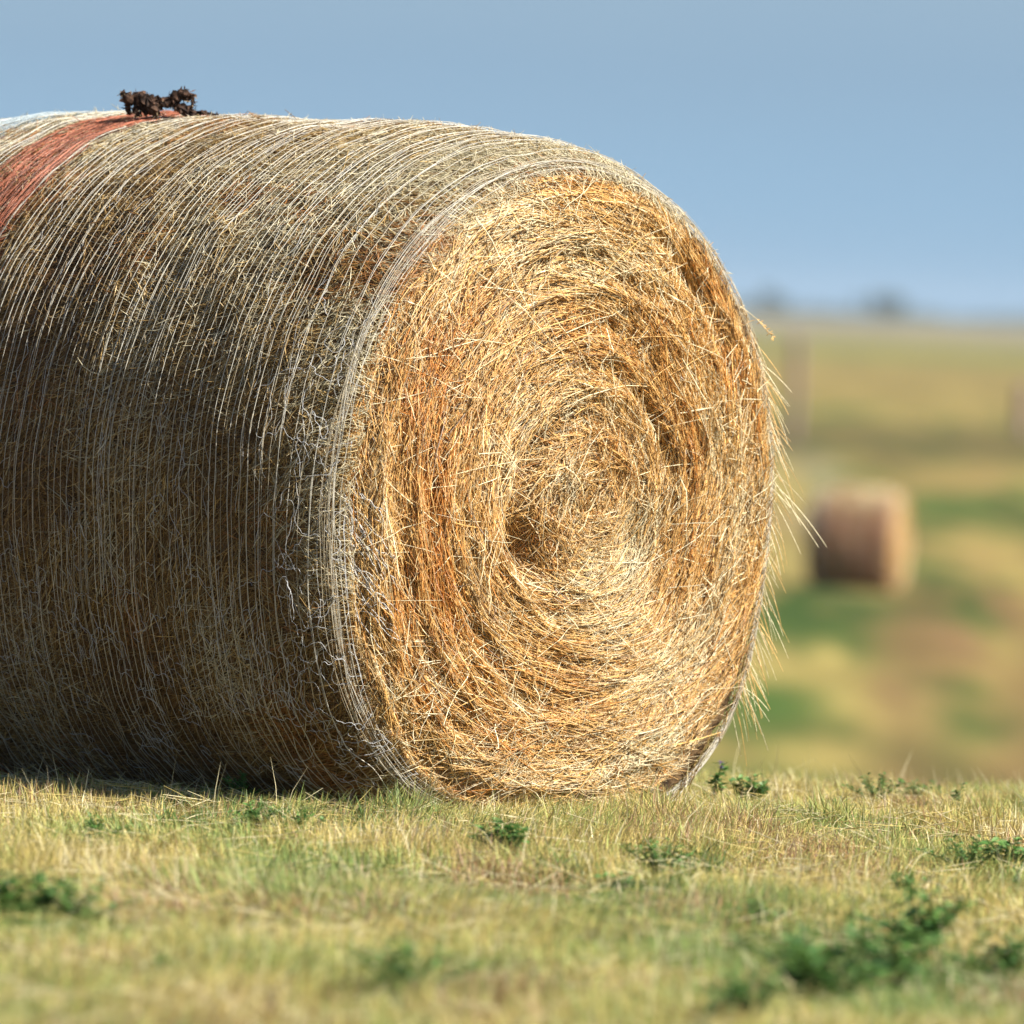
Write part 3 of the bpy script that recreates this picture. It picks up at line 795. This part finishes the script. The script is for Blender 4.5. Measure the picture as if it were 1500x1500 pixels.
# ------------------------------------------------------------------ far things
def post(px, depth, h, w, label):
    p = pix_at(px, 600, depth)
    m = MB(); k = 14; sides = 12
    z = np.linspace(-0.3, h, k); ang = np.arange(sides) / sides * 2 * np.pi
    r = w / 2 * (1.08 - 0.16 * np.linspace(0, 1, k))[:, None] * (1 + 0.05 * N(0, 1, (k, sides)))
    V = np.stack([r * np.cos(ang), r * np.sin(ang) , z[:, None] + 0 * r], -1); V[..., 0] += 0.05 * np.sin(z)[:, None]
    idx = np.arange(k * sides).reshape(k, sides); a = idx[:-1]; b = idx[1:]
    F = np.stack([a, np.roll(a, -1, 1), np.roll(b, -1, 1), b], -1).reshape(-1, 4)
    m.add(V.reshape(-1, 3), F, np.array([.2, .15, .13]))
    c = np.array([[0, 0, h + 0.02]]); tri = np.stack([np.full(sides, k * sides), idx[-1], np.roll(idx[-1], -1)], -1)
    m.v.append(c); m.c.append(np.array([[.2, .15, .13]])); m.f.append(tri); m.n += 1
    o = m.build('wooden_post', M_wood); o.location = (p.x, p.y, VALLEY)
    tag(o, label, 'post', 'wooden posts in the far field')
post(1163, 292, 3.6, 0.36, 'tall blurred brown post in the field just right of the big bale')
post(1497, 330, 2.0, 0.55, 'short dark post at the right edge of the far field')

def far_tree(px, depth, w, h, label, seed):
    r = np.random.default_rng(seed)
    p = pix_at(px, 470, depth); root = empty('tree', (p.x, p.y, float(ground_z(p.x, p.y)) - 0.3))
    tag(root, label, 'tree', 'trees on the skyline')
    q = np.linspace(0, 1, 6)
    P = [np.stack([0.3 * np.sin(q * 2), 0 * q, q * h * .6], -1)]
    rads = [np.linspace(.45, .15, 6)]
    for i in range(6):
        a = r.uniform(0, 6.28); s0 = h * r.uniform(.2, .45)
        P.append(np.stack([np.cos(a) * q * w * .3, np.sin(a) * q * w * .3, s0 + q * h * .35], -1)); rads.append(np.linspace(.2, .05, 6))
    V, F = tubes(np.array(P), np.array(rads), 6); mesh_from('trunk', V, F, M_bark, root, np.full((len(V), 3), .1))
    mb = MB(); n = 1500
    lob = r.normal(0, 1, (9, 3)) * np.array([w * .24, w * .24, h * .13]) + np.array([0, 0, h * .56])
    c = lob[r.integers(0, 9, n)] + unit(r.normal(0, 1, (n, 3))) * (r.uniform(.3, 1, (n, 1)) ** .5) * np.array([w * .17, w * .17, h * .18])
    c[:, 2] = np.maximum(c[:, 2], h * .12)
    d1 = unit(r.normal(0, 1, (n, 3))) * .55; d2 = np.cross(unit(r.normal(0, 1, (n, 3))), d1)
    V = np.stack([c - d1, c - d2 * .6, c + d1, c + d2 * .6], 1).reshape(-1, 3)
    mb.add(V, np.arange(4 * n).reshape(n, 4), rep_tint(np.array([.045, .075, .03]) * r.uniform(.5, 1.6, (n, 1)), 4))
    mb.build('crown', M_leaf, root, smooth=False)
far_tree(1288, 3300, 14, 15, 'dark round tree on the skyline, left one of the touching pair', 1)
far_tree(1312, 3340, 12, 13.0, 'dark round tree on the skyline, right one of the touching pair', 2)
far_tree(1128, 3600, 16, 13.5, 'dim tree on the skyline just clear of the big bale', 3)

def woodland():
    """the low far-off wood that runs along the skyline"""
    n = 9000
    px = U(900, 1900, n); d = U(5200, 5600, n)
    hmax = 5.0 + 3.5 * vnoise(px * 0.02, d * 0, 131) + 3 * sstep(1380, 1500, px) + 2 * sstep(1230, 1130, px)
    c = np.array([np.array(pix_at(a, 470, b)) for a, b in zip(px, d)])
    c[:, 2] = ground_z(c[:, 0], c[:, 1]) + U(0, 1, n) * np.maximum(hmax, 1.0)
    d1 = unit(N(size=(n, 3))) * 1.6; d2 = np.cross(unit(N(size=(n, 3))), d1)
    V = np.stack([c - d1, c - d2 * .7, c + d1, c + d2 * .7], 1).reshape(-1, 3)
    o = mesh_from('woodland', V, np.arange(4 * n).reshape(n, 4), M_leaf, None, rep_tint(np.array([.05, .075, .035]) * U(.6, 1.5, (n, 1)), 4), False)
    tag(o, 'thin far-off belt of trees along the skyline', 'woodland', kind='stuff')
woodland()

# ------------------------------------------------------------------ air
HAZE = 0.75e-4
if HAZE > 0:
    x0, x1, y0, y1, z0, z1 = -4700, 4700, -60, 6300, VALLEY - 1.5, 24.0
    V = np.array([(x, y, z) for x in (x0, x1) for y in (y0, y1) for z in (z0, z1)], float)
    F = np.array([(0, 1, 3, 2), (4, 6, 7, 5), (0, 4, 5, 1), (2, 3, 7, 6), (0, 2, 6, 4), (1, 5, 7, 3)])
    m = bpy.data.materials.new('haze'); nd, ln = nodes_of(m); nd.remove(nd['Principled BSDF'])
    pv = nd.new('ShaderNodeVolumePrincipled'); pv.inputs['Color'].default_value = (0.72, 0.85, 1.0, 1); pv.inputs['Density'].default_value = HAZE
    ln.new(pv.outputs['Volume'], nd['Material Output'].inputs['Volume'])
    tag(mesh_from('haze', V, F, m, None, None, False), kind='stuff')

# ------------------------------------------------------------------ render settings
S.render.engine = 'CYCLES'
S.view_settings.view_transform = 'Standard'; S.view_settings.look = 'None'
EXPO = 1.02
S.view_settings.exposure = EXPO; S.view_settings.gamma = 1.0
S.cycles.use_denoising = True
S.cycles.max_bounces = 6; S.cycles.diffuse_bounces = 3; S.cycles.glossy_bounces = 2; S.cycles.transmission_bounces = 4; S.cycles.volume_bounces = 0
